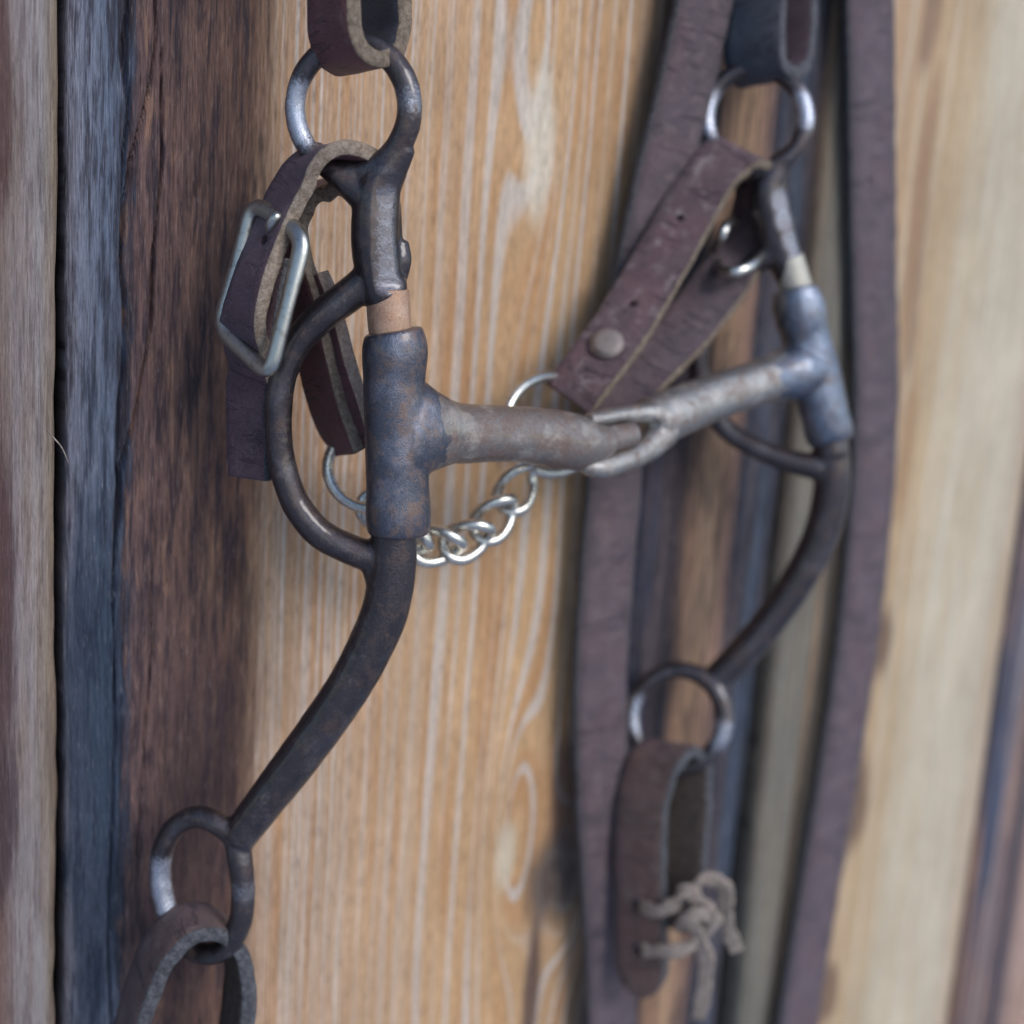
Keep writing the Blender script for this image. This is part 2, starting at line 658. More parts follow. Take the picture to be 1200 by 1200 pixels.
def plank(x0, x1, mat, depth=.022, proud=0.0, round_l=.0012, round_r=.0012, seed=0, cracks=(), tilt0=0.0, tilt1=0.0, label=None,
          fine=(), crown=0.0, zstep=.003, ragged=.0004, scarps=()):
    """one board between wall x0 and x1 (metres) with edges that may run slightly off vertical"""
    z0, z1, zm = .93, 1.74, wall_hit(600, 600).z
    xs = []
    x = x0
    while x < x1:
        xs.append(x)
        x += .00028 if any(a <= x <= b for a, b in fine) else .0011
    xs.append(x1)
    us = [(a - x0) / (x1 - x0) for a in xs]
    zs = np.arange(z0, z1 + .001, zstep)
    Z = np.asarray(zs)[:, None]
    Uu = np.asarray(us)[None, :]
    s0 = seed * 17.3
    A = x0 + tilt0 * (Z - zm) + vn(s0, 0, Z * 26) * ragged + vn(s0 + 4, 3, Z * 120) * ragged * .5
    B = x1 + tilt1 * (Z - zm) + vn(s0 + 2, 7, Z * 26) * ragged + vn(s0 + 6, 9, Z * 120) * ragged * .5
    X = A + (B - A) * Uu
    Y = -proud - crown * (1 - (2 * Uu - 1) ** 2) + X * 0
    for D, r in ((X - A, round_l), (B - X, round_r)):
        q = np.clip(1 - D / r, 0, 1)
        Y = Y + r * .9 * (1 - np.sqrt(np.clip(1 - q * q, 0, 1)))
    Y = Y + vn(X * 225 + s0, 1, Z * 5.5) * .00022 + vn(X * 900 + s0, 2, Z * 22) * .00012 + vn(X * 40 + s0, 5, Z * 5) * .0006
    for (line, wd_, dp) in cracks:
        lx = np.array([p[0] for p in line])
        lz = np.array([p[1] for p in line])
        C = np.interp(Z[:, 0], lz[::-1], lx[::-1])[:, None] + vn(lx[0] * 900, 1, Z * 90) * .0008
        on = ((Z <= lz[0]) & (Z >= lz[-1]))
        w_ = wd_ * (.75 + .5 * vn(lx[0] * 700, 4, Z * 60))
        Y = Y + on * dp * np.clip(1 - np.abs(X - C) / w_, 0, 1)
    for (sx, amt, wdt) in scarps:
        C = sx + vn(s0, 2, Z * 30) * .0012
        Y = Y + amt * (1 - np.clip((X - C) / wdt, 0, 1))
    X = np.concatenate([X, B, A], 1)
    Y = np.concatenate([Y, np.full_like(B, depth), np.full_like(A, depth)], 1)
    nz_, L = X.shape
    co = np.stack([X, Y, np.broadcast_to(Z, X.shape)], -1).reshape(-1, 3)
    i = np.arange(nz_ - 1)[:, None] * L
    j = np.arange(L)[None, :]
    j2 = (j + 1) % L
    fc = np.stack([i + j, i + j2, i + L + j2, i + L + j], -1).reshape(-1, 4)
    me = bpy.data.meshes.new("m")
    me.from_pydata(co.tolist(), [], fc.tolist() + [list(range(L))[::-1], list(range((nz_ - 1) * L, nz_ * L))])
    o = link('plank', me, mat, wall)
    if label: o['label'] = label
    return o


def mm(px, py=600):
    return wall_x(px, py) * 1000


def zmm(py, px):
    return wall_hit(px, py).z * 1000


def wx_pt(px, py):
    h = wall_hit(px, py)
    return (h.x, h.z)


# plank materials (object coordinates equal world coordinates, so stops are given as wall x)
m1 = wood('grey_beige_weathered_pine', [(mm(-200), srgb(150, 140, 135)), (mm(-10), srgb(120, 92, 84)), (mm(10), srgb(136, 124, 124)), (mm(40), srgb(150, 142, 144)),
                                        (mm(60), srgb(140, 126, 110)), (mm(72), srgb(92, 74, 60))],
          pale=srgb(160, 152, 150), pale_amt=.3, warm=srgb(132, 112, 96), streak=srgb(84, 64, 62), streak_amt=.5, seed=2.1, grain=.5, patches=[(mm(-2, 100), zmm(100, 0), 3, 30, srgb(84, 58, 56), .8), (mm(-6, 700), zmm(700, 0), 5, 50, srgb(74, 50, 52), .8), (mm(-2, 960), zmm(960, 0), 4, 25, srgb(64, 46, 50), .8)])
m2 = wood('pine_with_blue_stained_edge', [(mm(78), srgb(116, 112, 122)), (mm(100), srgb(116, 120, 136)), (mm(128), srgb(98, 108, 128)), (mm(146), srgb(52, 56, 70)),
                                          (mm(156), srgb(104, 80, 78)), (mm(230), srgb(110, 82, 72)), (mm(285), srgb(106, 76, 62)), (mm(318), srgb(180, 144, 114)),
                                          (mm(480), srgb(196, 158, 122)), (mm(620), srgb(200, 160, 118)), (mm(690), srgb(186, 150, 114)), (mm(748), srgb(70, 56, 60))],
          pale=srgb(206, 196, 188), pale_amt=.75, warm_amt=.7, warm=srgb(182, 132, 88), streak=srgb(40, 34, 44), streak_amt=.8, grain=.75, dark_fib=.65, light_fib=.35, ragmix=11, mottle=(mm(152), mm(300), srgb(56, 42, 48), srgb(142, 108, 90)),
          streak_mask=(mm(70), mm(80), mm(290), mm(318)), stripe_mask=(mm(300), mm(330)), fine_ring=(mm(430), mm(560)), ring=5.4, seed=0.0, wav=5,
          eyes=[(mm(640, 40), zmm(40, 640), 9, 60, -16), (mm(600, 960), zmm(975, 600), 8, 40, 17), (mm(672, 1030), zmm(1030, 672), 9, 26, -20)],
          knots=[(mm(648, 1030), zmm(1030, 648), 11)],
          patches=[(mm(665, 930), zmm(930, 665), 7, 26, srgb(98, 72, 66), .75), (mm(718, 390), zmm(390, 718), 10, 34, srgb(128, 102, 80), .5),  # last patch here paints the soft strap shadow into the board
                   (mm(632, 170), zmm(170, 632), 6, 24, srgb(218, 206, 188), .8), (mm(592, 1000), zmm(1000, 592), 3.6, 12, srgb(216, 200, 176), .8),
                   (mm(622, 1160), zmm(1160, 622), 3.5, 28, srgb(84, 64, 62), .85), (mm(110, 900), zmm(900, 110), 8, 90, srgb(30, 46, 66), .8),
                   (mm(230, 960), zmm(960, 230), 14, 60, srgb(66, 48, 50), .6)])
m3 = wood('narrow_pine_with_dark_edges', [(mm(750), srgb(38, 46, 64)), (mm(778), srgb(52, 60, 80)), (mm(800), srgb(42, 38, 46)), (mm(812), srgb(150, 116, 94)), (mm(836), srgb(182, 148, 118)), (mm(856), srgb(150, 118, 104)),
                                          (mm(866), srgb(50, 52, 66)), (mm(890), srgb(72, 84, 102)), (mm(906), srgb(40, 48, 64)), (mm(918), srgb(34, 38, 50))],
          pale=srgb(196, 172, 152), pale_amt=.0, warm=srgb(120, 86, 66), streak=srgb(34, 30, 38), streak_amt=.75, seed=4.4, wav=1.6, warp=2.2, warm_amt=.3, grain=.5,
          patches=[(mm(832, 420), zmm(420, 832), 3, 30, srgb(84, 62, 54), .7), (mm(815, 860), zmm(860, 815), 3, 26, srgb(96, 72, 62), .6)])
m4 = wood('grey_green_pine', [(mm(912), srgb(96, 78, 66)), (mm(930), srgb(126, 120, 110)), (mm(960), srgb(120, 116, 108)), (mm(975), srgb(110, 96, 80))],
          pale=srgb(158, 152, 136), pale_amt=.3, warm=srgb(140, 118, 92), streak=srgb(80, 72, 64), streak_amt=.3, seed=6.2, wav=1.0, warp=1.5, warm_amt=.3)
m5 = wood('pale_pine', [(mm(975), srgb(196, 162, 132)), (mm(1040), srgb(192, 162, 128)), (mm(1075), srgb(194, 170, 138)), (mm(1100), srgb(206, 192, 168)),
                        (mm(1160), srgb(206, 194, 172)), (mm(1195), srgb(186, 164, 142))],
          pale=srgb(212, 202, 184), pale_amt=.4, warm_amt=.3, warm=srgb(192, 162, 124), streak=srgb(150, 112, 84), streak_amt=.25, seed=8.8, ring=9,
          patches=[(mm(1092, 20), zmm(20, 1092), 5.0, 20, srgb(136, 104, 86), .7), (mm(1082, 220), zmm(220, 1082), 5.0, 46, srgb(152, 118, 92), .65), (mm(1072, 370), zmm(370, 1072), 3.5, 24, srgb(140, 106, 84), .6),
                   (mm(1036, 750), zmm(750, 1036), 6.0, 17, srgb(104, 78, 66), .8), (mm(1004, 945), zmm(945, 1004), 6.5, 22, srgb(98, 74, 64), .8),
                   (mm(972, 1165), zmm(1165, 975), 6.0, 14, srgb(110, 84, 70), .8), (mm(1064, 520), zmm(520, 1060), 4.5, 30, srgb(160, 124, 92), .6)])
m6 = wood('pinkish_pine_with_blue_edge', [(mm(1198), srgb(56, 60, 78)), (mm(1228), srgb(76, 84, 106)), (mm(1252), srgb(58, 54, 66)), (mm(1270), srgb(176, 146, 136)),
                                          (mm(1420), srgb(196, 166, 140)), (mm(1600), srgb(190, 150, 120))],
          pale=srgb(206, 184, 166), pale_amt=.4, warm=srgb(176, 130, 100), streak=srgb(60, 52, 60), streak_amt=.4, seed=3.3)
m_dark = wood('dark_old_board', [(-2000, srgb(58, 44, 40)), (2000, srgb(52, 40, 38))], pale=srgb(70, 55, 48), pale_amt=.2, warm=srgb(60, 44, 36), seed=1.7)

plank(mm(-480) / 1000, mm(-205) / 1000, m6, seed=11)
plank(mm(-198) / 1000, mm(66) / 1000, m1, proud=.0015, round_r=.0035, seed=1, ragged=.0007, crown=.001,
      cracks=[([wx_pt(40, -40), wx_pt(38, 300), wx_pt(44, 700), wx_pt(30, 1300)], .0008, .0006)],
      fine=[(mm(25) / 1000, mm(66) / 1000)], label='grey-beige weathered board at the left edge')
plank(mm(79) / 1000, mm(746) / 1000, m2, seed=2, zstep=.0016, round_l=.002, round_r=.004, ragged=.0005,
      fine=[(mm(79) / 1000, mm(205) / 1000)],
      cracks=[([wx_pt(184, -60), wx_pt(182, 40), wx_pt(172, 110), wx_pt(152, 190), wx_pt(148, 300)], .0006, .0032),
              ([wx_pt(186, 60), wx_pt(188, 200), wx_pt(182, 300), wx_pt(180, 380), wx_pt(165, 450), wx_pt(140, 560), wx_pt(136, 700)], .0007, .0038),
              ([wx_pt(150, -60), wx_pt(150, 200), wx_pt(142, 420), wx_pt(138, 700), wx_pt(128, 1300)], .0007, .0026),
              ([wx_pt(186, 560), wx_pt(178, 700), wx_pt(172, 860), wx_pt(160, 1000)], .0005, .0020),
              ([wx_pt(236, 180), wx_pt(229, 225)], .0004, .0016),
              ([wx_pt(205, 120), wx_pt(200, 300)], .0004, .0012)],
      scarps=[(mm(146) / 1000, .0014, .0012)], label='wide tan board with dark brown and blue-stained left side')
plank(mm(751) / 1000, mm(913) / 1000, m3, seed=3, round_l=.003, round_r=.003, tilt1=.02, label='narrow board with blue-stained edges')
plank(mm(918) / 1000, mm(969) / 1000, m4, proud=.001, seed=4, round_l=.003, round_r=.003, crown=.002, tilt0=-.02, label='grey-green narrow board')
plank(mm(972) / 1000, mm(1196) / 1000, m5, seed=5, label='pale board at the right')
plank(mm(1200) / 1000, mm(1600) / 1000, m6, seed=6, label='pinkish board with blue-stained left edge')
bmk = bmesh.new()
bmesh.ops.create_cube(bmk, size=1, matrix=Matrix.LocRotScale(Vector(((mm(-480) + mm(1600)) / 2000, .034, 1.335)), None, Vector(((mm(1600) - mm(-480)) / 1000, .02, .81))))
link('backing_board', finish(bmk), m_dark, wall, smooth=False)

# unseen ground sheet to the horizon, added for pale bluish reflections and fill
gm = Mat('pale_reflecting_ground')
ga = gm.noise(gm.p, .004, 6, .65)
gb = gm.noise(gm.p, .05, 4, .7)
gmat = gm.out(gm.mix(gm.step(ga + (gb - .5) * .4, .35, .65), (.31, .35, .43), (.43, .46, .53)), .9, 0.0, gb, dist=.01)
bmg = bmesh.new()
bmesh.ops.create_grid(bmg, x_segments=40, y_segments=40, size=60)
g0 = link('ground', finish(bmg), gmat, smooth=False)
g0['kind'] = 'structure'
# ================================================================== MATERIALS FOR THE TACK
L_red = leather('oxblood_leather', (.074, .019, .021), (.120, .036, .036), .42, scuff=(.17, .10, .10))
L_pur = leather('brown_leather', (.048, .024, .036), (.088, .047, .062), .44, scuff=(.17, .12, .13), crease=.25)
L_wall = leather('dusty_brown_leather', (.066, .044, .053), (.105, .070, .080), .52, scuff=(.21, .155, .15), scuff_amt=.5, crease=.45)
L_scuff = leather('scuffed_brown_leather', (.068, .038, .048), (.118, .066, .074), .48, scuff=(.30, .25, .245), scuff_amt=.75)
S_raw2 = suede('torn_leather_edge', (.42, .29, .23), (.60, .46, .37))
S_raw = suede('raw_fuzzy_leather_edge', (.23, .17, .13), (.40, .32, .255))
L_dark = leather('dark_leather', (.018, .024, .040), (.034, .042, .064), .42, scuff=(.08, .09, .10))
L_low = leather('worn_brown_leather', (.060, .032, .030), (.102, .060, .054), .48, scuff=(.15, .12, .11), scuff_amt=.5)
S_tan = suede('leather_flesh_side')
S_dark = suede('dark_flesh_side', (.070, .052, .045), (.13, .10, .085))
S_edge = suede('cut_leather_edge', (.15, .11, .085), (.30, .235, .175))
S_edged = suede('burnished_leather_edge', (.060, .060, .070), (.14, .14, .155))
_glint_spots = [(P(346, 120, 288), 6), (P(350, 145, 288), 6), (P(480, 120, 284), 4.5, .6), (P(188, 1020, 325), 6), (P(194, 1055, 325), 6), (P(284, 1040, 319), 4.0, .4),
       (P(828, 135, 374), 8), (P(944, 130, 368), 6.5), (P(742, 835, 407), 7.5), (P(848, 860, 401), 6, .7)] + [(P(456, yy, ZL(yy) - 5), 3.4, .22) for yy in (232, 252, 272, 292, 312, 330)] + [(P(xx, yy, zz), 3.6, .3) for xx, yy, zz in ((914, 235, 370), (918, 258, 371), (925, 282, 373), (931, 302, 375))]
I_dark = iron('dark_aged_iron', (.050, .042, .048), (.068, .042, .036), .56, .85, .36, bright=(.16, .155, .175), coat=.6, painted_glints=_glint_spots)
I_sleeve = iron('blued_rusty_iron', (.085, .092, .120), (.140, .092, .078), .52, .85, .38, bright=(.24, .26, .33), worn_amt=.35, speck=.35, coat_rough=.22, bb=.4, pit=1.0)
I_bar = iron('rusty_mouthpiece_iron', (.20, .18, .17), (.17, .115, .095), .47, .75, .45, 1.5, bright=(.46, .44, .40), worn_amt=.5, speck=.5)
I_right = iron('worn_bright_iron', (.34, .33, .32), (.21, .15, .125), .52, .9, .36, 1.3, bright=(.55, .53, .50), worn_amt=.5)
I_rsleeve = iron('blue_worn_iron', (.15, .18, .24), (.13, .10, .10), .56, .9, .36, bright=(.36, .40, .50), worn_amt=.4)
I_collar = iron('copper_coloured_collar', (.36, .20, .13), (.40, .25, .17), .5, .45, .5, .7, bright=(.5, .36, .28))
ST = steel('nickel_plated_steel')
ST2 = steel('dull_nickel_buckle', (.42, .42, .40), .34, (.20, .19, .17))
m = Mat('rawhide_lace')
a = m.noise(m.p, .8, 4, .7)
RAW = m.out(m.mix(m.step(a, .35, .65), (.18, .14, .12), (.32, .265, .23)), .8, 0.0, a, dist=.0005)


# ================================================================== THE BIT
bit = thing('horse_bit', 'rusty dark iron horse bit with a jointed mouthpiece and two curved shanks', 'horse bit', P(700, 512, 335))

# left cheek: upper ring, shaft, rein loop, curved shank, lower ring in one forging
GROW = 1.3
bm = bmesh.new()
ring = []
for k in range(16):
    t = 2 * math.pi * k / 16
    x, y = 413 + 67 * math.cos(t), 126 - 76 * math.sin(t)
    dz = -2.5 * math.cos(t)
    ring.append((x, y, ZL(y) + dz, 12.5 + 1.5 * math.cos(t)))
px_tube(bm, ring, closed=True, n=5)
px_tube(bm, [(474, 172, ZL(172) - 2, 13), (458, 196, ZL(196) - 1, 20), (444, 220, ZL(220), 26), (440, 250, ZL(250), 27), (441, 300, ZL(300), 27), (450, 340, ZL(340), 26), (453, 345, ZL(345), 26.5)])
px_tube(bm, [(380, 192, ZL(192) + 1, 12), (405, 212, ZL(212), 15), (432, 232, ZL(232), 22)])
px_tube(bm, [(456, 240, ZL(240) + 1, 13), (457, 290, ZL(290) + 2, 14), (460, 330, ZL(330) + 1, 14)])
px_tube(bm, [(470, 285, ZL(290) + 2, 9), (470, 305, ZL(300) + 2, 11), (467, 325, ZL(325) + 2, 10)])
px_tube(bm, [(454, 330, ZL(330), 22), (460, 500, ZL(500), 22), (463, 640, ZL(640), 24)])
px_tube(bm, [(436, 322, ZL(322), 18), (410, 345, ZL(345), 19), (380, 368, ZL(368), 18), (350, 400, ZL(400), 16), (332, 440, ZL(440), 15), (326, 490, ZL(490), 15),
             (331, 545, ZL(545), 15), (348, 592, ZL(592), 16), (375, 625, ZL(625), 17), (408, 643, ZL(643), 17), (440, 655, ZL(655), 18)])
px_tube(bm, [(428, 640, ZL(640), 9), (438, 662, ZL(660), 14), (446, 690, ZL(680), 14)])
px_tube(bm, [(462, 600, ZL(600), 25), (461, 650, ZL(650), 27), (454, 705, ZL(705), 27), (432, 762, ZL(762), 26), (396, 824, ZL(824), 25), (350, 888, ZL(888), 24),
             (312, 938, ZL(938), 22), (280, 980, ZL(980), 20)])
px_tube(bm, [(277, 984, ZL(984), 14), (255, 965, ZL(965), 12.5), (228, 957, ZL(957) + 2, 12), (203, 972, ZL(972) + 4, 12), (189, 1005, ZL(1005) + 5, 11.5), (190, 1045, ZL(1045) + 5, 11.5),
             (204, 1085, ZL(1085) + 4, 11.5), (232, 1116, ZL(1116) + 2, 12), (260, 1114, ZL(1114), 12.5), (280, 1085, ZL(1085) - 2, 13), (285, 1040, ZL(1040) - 2, 13), (281, 1005, ZL(1005) - 1, 14)], closed=True, n=5)
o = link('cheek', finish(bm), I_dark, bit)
weld(o)
roughen(o, .00009, 300)
ax = (P(443, 320, ZL(320)) - P(443, 240, ZL(240))).normalized()
nf = V(.34, .10, .93)
nf = (nf - ax * nf.dot(ax)).normalized()
facet(o, 436, 484, 204, 346, nf, P(441, 280, ZL(280)) + nf * .0045)
o['label'] = 'nearer cheek piece with its long S-curved shank'

GROW = 0.0
# collar on the left shaft
bm = bmesh.new()
px_tube(bm, [(455, 340, ZL(340), 25), (455, 350, ZL(350), 25.5), (457, 385, ZL(385), 25.5), (458, 398, ZL(398), 24.5)], cap=.15, sides=32)
o = link('collar', finish(bm), I_collar, bit)
o['label'] = 'copper-coloured collar of the nearer cheek'

# left mouthpiece arm: sleeve with a tee
ZB = lambda px: 300 + (px - 465) * .142
bm = bmesh.new()
px_tube(bm, [(461, 388, ZL(388), 34), (461.5, 391, ZL(391), 35.2), (462, 450, ZL(450), 36.5), (464, 500, ZL(500), 37), (466, 570, ZL(570), 37), (467, 621, ZL(621), 36.5), (467, 625, ZL(625), 35.5)], cap=.06, sides=36)
px_tube(bm, [(474, 505, 301, 36), (490, 505, 303, 36), (504, 505, 305.5, 36), (518, 506, 308, 36), (540, 508, 311, 35.5), (575, 508, 315.5, 33.5), (620, 510, 322, 33.5), (655, 515, 327.5, 34.5), (680, 519, 331, 32), (696, 520, 333, 25), (712, 517, 335, 19)], cap=.35, sides=30, squash=(F, .9))
px_tube(bm, [(462, 503, 301, 74), (476, 503, 302, 68), (488, 504, 303, 59), (500, 505, 304.5, 50), (514, 506, 307, 43), (530, 507, 309.5, 37), (550, 508, 312, 33)], cap=.05, sides=36, squash=(F, .52))
px_tube(bm, [(695, 518, 333, 17), (718, 514, 336, 16), (742, 508, 339, 14)], cap=.5, squash=(F, .8))
o = link('mouthpiece_arm', finish(bm), I_sleeve, bit)
weld(o, it=6)
o.data.materials.clear()
o.data.materials.append(I_sleeve)
o.data.materials.append(I_bar)
for p in o.data.polygons:
    c = p.center - CAM
    px = 600 + FPX * c.dot(R) / c.dot(F)
    nz = mnoise.noise(p.center * 350) * 14
    p.material_index = 1 if px + nz > 520 else 0
roughen(o, .00003, 500, 3)
o['label'] = 'nearer half of the mouthpiece with its blued sleeve'

# right mouthpiece arm: sleeve, bar, fork
bm = bmesh.new()
px_tube(bm, [(932, 340, 379, 26), (933, 345, 379, 28), (944, 395, 382, 28.5), (956, 440, 384, 29), (966, 485, 386, 28), (973, 514, 388, 26.5), (974, 518, 388, 25)], cap=.06, sides=32)
px_tube(bm, [(948, 432, 383, 31), (930, 436, 381, 34), (912, 441, 378, 29), (880, 451, 372, 27), (830, 468, 363, 28), (790, 484, 355, 30), (764, 495, 350, 31)], cap=.5, sides=28)
px_tube(bm, [(775, 484, 350, 19), (745, 485, 344, 15), (716, 488, 338, 13), (692, 492, 333, 11)], cap=.6, squash=(U, .8))
px_tube(bm, [(778, 505, 350, 20), (757, 526, 345, 16), (728, 541, 338, 14), (700, 548, 333, 13), (684, 545, 331, 10)], cap=.6)
o = link('mouthpiece_arm', finish(bm), I_right, bit)
weld(o, it=4)
o.data.materials.clear()
o.data.materials.append(I_right)
o.data.materials.append(I_rsleeve)
for p in o.data.polygons:
    c = p.center - CAM
    px = 600 + FPX * c.dot(R) / c.dot(F)
    p.material_index = 1 if px + mnoise.noise(p.center * 350) * 14 > 918 else 0
roughen(o, .00010, 400, 5)
o['label'] = 'farther half of the mouthpiece, worn bright, with forked joint'

# right cheek
GROW = 1.0
bm = bmesh.new()
ring = []
for k in range(16):
    t = 2 * math.pi * k / 16
    x, y = 886 + 58 * math.cos(t), 139 - 59 * math.sin(t)
    ring.append((x, y, 371 - 3 * math.cos(t), 9.5 + .5 * math.cos(t)))
px_tube(bm, ring, closed=True, n=5)
px_tube(bm, [(930, 178, 369, 10), (912, 196, 371, 15), (900, 222, 373, 21), (904, 255, 375, 23), (914, 290, 377, 21), (926, 320, 378.5, 18), (934, 345, 380, 17), (955, 440, 385, 17), (974, 530, 389, 20)])
px_tube(bm, [(868, 188, 373, 9), (884, 200, 373, 12), (898, 215, 374, 16)])
px_tube(bm, [(906, 290, 376, 13), (876, 318, 380, 13), (845, 345, 383, 12), (826, 380, 387, 11.5), (818, 425, 389, 11), (828, 468, 391, 11), (850, 502, 393, 11), (888, 526, 392, 11.5), (925, 540, 391, 13), (960, 548, 390, 15)])
px_tube(bm, [(972, 510, 389, 20), (975, 560, 391, 20), (966, 615, 394, 20), (940, 672, 397, 19), (905, 724, 400, 18.5), (868, 768, 402, 18), (832, 802, 404, 16)])
ring = []
for k in range(16):
    t = 2 * math.pi * k / 16
    x, y = 795 + 54 * math.cos(t), 842 - 57 * math.sin(t)
    ring.append((x, y, 404 - 3 * math.cos(t), 9 + 1.5 * math.cos(t)))
px_tube(bm, ring, closed=True, n=5)
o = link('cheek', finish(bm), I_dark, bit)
weld(o, voxel=.0005, it=5)
ax = (P(922, 306, 378) - P(900, 222, 373)).normalized()
nf = V(.35, .10, .93)
nf = (nf - ax * nf.dot(ax)).normalized()
facet(o, 886, 944, 208, 310, nf, P(909, 265, 375.5) + nf * .0047)
o['label'] = 'farther cheek piece with its shank'
GROW = 0.0
bm = bmesh.new()
px_tube(bm, [(923, 302, 377, 18.5), (933, 340, 379.5, 19.5)], cap=.1, sides=28)
o = link('collar', finish(bm), iron('pale_worn_collar', (.45, .42, .36), (.42, .34, .27), .6, .5, .45), bit)
o['label'] = 'pale collar of the farther cheek'

# ================================================================== HEADSTALL CHEEK STRAPS (top)
w1 = (.66, -.12, .74)
tl = thing('cheek_strap', 'oxblood leather strap looped through the upper ring of the nearer cheek', 'strap', P(419, 70, 283), 'bridle straps')
strap('leather_loop', [(388, -420, 262) + w1, (389, -200, 270) + w1, (390, -60, 275) + w1, (391, 10, 277.5) + w1, (393, 42, 278.3) + w1, (402, 64, 280) + w1, (420, 74, 283) + w1, (437, 68, 287) + w1,
                       (448, 46, 289.6) + w1, (450, 10, 290) + w1, (451, -60, 288) + w1, (450, -200, 282) + w1, (450, -420, 274) + w1],
      15.5, 3.5, [L_red, L_dark, S_edge], tl, seed=1, flip=True)
w2 = (.80, -.05, .60)
tr = thing('cheek_strap', 'dark navy leather strap looped through the upper ring of the farther cheek', 'strap', P(905, 90, 375), 'bridle straps')
strap('leather_loop', [(900, -420, 352) + w2, (893, -200, 360) + w2, (889, -60, 365) + w2, (885, 20, 367) + w2, (884, 62, 368) + w2, (888, 82, 370) + w2, (900, 90, 372.5) + w2, (913, 82, 376) + w2,
                       (919, 60, 378) + w2, (922, 20, 379) + w2, (926, -60, 378) + w2, (932, -200, 372) + w2, (940, -420, 366) + w2],
      17.5, 3.6, [L_dark, L_pur, S_edged], tr, seed=2, flip=True)

# ================================================================== CURB STRAP AND CHAIN
curb = thing('curb_strap', 'purple-brown leather curb strap with nickel buckle and steel chain under the mouthpiece', 'curb strap', P(560, 630, 335))
wa = (.66, -.05, .74)
s = strap('strap', [(298, 438, 302) + wa, (290, 414, 298.5) + wa, (286, 380, 292.5) + wa, (295, 335, 289.5) + wa, (311, 290, 291) + wa, (326, 252, 291) + wa, (342, 220, 290) + wa, (361, 193, 288.7) + wa,
                    (388, 179, 288) + wa, (414, 186, 291) + wa, (424, 203, 297) + wa, (396, 216, 302) + wa, (360, 232, 304) + wa, (338, 262, 305) + wa, (340, 302, 306) + wa, (354, 345, 307) + (.56, .2, .75),
                    (366, 392, 309) + (.5, .22, .8), (376, 440, 312.5) + (.52, .25, .8), (390, 490, 315.5) + (.56, .15, .8), (410, 530, 317.5) + (.5, -.1, .8)],
          13.6, 3.2, [L_pur, L_red, S_raw], curb, seed=3)
cut(s, [(316, 285, 290, 1.3, V(-.6, .2, .7))])
s['label'] = 'nearer strap bent over the cheek ring'
s = strap('strap', [(366, 326, 305) + (.5, .2, .8), (376, 352, 305.5) + (.5, .25, .8), (388, 392, 307) + (.5, .22, .8), (398, 435, 309.5) + (.5, .28, .8), (413, 480, 312.5) + (.5, .25, .8), (428, 522, 315) + (.5, 0, .8)],
          11.5, 3.2, [L_red, L_red, S_raw2], curb, seed=4)
s['label'] = 'second layer of the nearer strap'
wt = (.78, .12, .55)
s = strap('strap', [(318, 300, 300) + wt, (306, 360, 301) + wt, (296, 420, 302.5) + wt, (291, 480, 305) + wt, (292, 530, 307) + wt, (292, 560, 308) + wt], 12.4, 2.6, [L_pur, S_dark, S_edged], curb, seed=5, flip=True)
s['label'] = 'hanging strap end below the buckle'

bk = bmesh.new()
bc = [(297, 236, 295), (357, 277, 284), (316, 441, 286.5), (258, 385, 298)]
pts = []
for i in range(4):
    a, b, c = np.array(bc[i - 1], float), np.array(bc[i], float), np.array(bc[(i + 1) % 4], float)
    da, dc = (a - b) / np.linalg.norm((a - b)[:2]), (c - b) / np.linalg.norm((c - b)[:2])
    r = 22
    for t in (0, .2, .4, .6, .8, 1):
        q = b + da * r * (1 - t) ** 2 + dc * r * t ** 2
        pts.append(tuple(q) + (11.5 if i % 2 else 10.5,))
    e = b + (c - b) * .5
    pts.append(tuple(e) + (9.5 if i % 2 else 10.5,))
sweep_tube(bk, [P(*q[:3]) for q in pts], [q[3] * q[2] / FPX * .001 for q in pts], 18, True, squash=(V(-.5, .1, .85), .85))
bo = link('buckle', finish(bk), ST2, curb)
bm = bmesh.new()
px_tube(bm, [(331, 262, 290, 6), (324, 254, 286.5, 7), (318, 262, 287, 7), (318, 275, 290, 6), (316, 287, 294, 5)], sides=12)
link('prong', finish(bm), ST2, bo)

# right part of the curb strap
wr = (.78, -.50, .38)
s = strap('strap', [(666, 468, 350) + wr, (684, 444, 350) + wr, (712, 407, 353) + wr, (748, 353, 358) + wr, (784, 290, 363) + wr, (816, 232, 367) + wr, (840, 196, 369) + wr, (866, 182, 371) + wr,
                    (886, 194, 375) + wr, (892, 225, 381) + wr, (880, 272, 383) + wr, (852, 322, 379) + wr, (810, 378, 372) + wr, (765, 424, 365) + wr, (728, 462, 360) + wr, (700, 486, 357) + wr],
          15.8, 3.0, [L_scuff, L_wall, S_edge], curb, seed=6)
cut(s, [(742, 358, 357, 1.0, V(-.2, .1, .9)), (797, 257, 365, 1.0, V(-.2, .1, .9))])
s['label'] = 'farther strap with a rivet and two punched holes'
bm = bmesh.new()
nrm = (V(*wr).cross((P(748, 353, 358) - P(712, 407, 353)).normalized())).normalized()
if nrm.dot(F) > 0: nrm = -nrm
c0 = P(712, 407, 352) + nrm * .0015
sweep_tube(bm, [c0, c0 + nrm * .0006, c0 + nrm * .0011], [.0044, .0044, .0034], 24, cap=.1)
link('rivet', finish(bm), steel('brass_rivet', (.36, .31, .29), .75, (.27, .22, .21)), curb)
bm = bmesh.new()
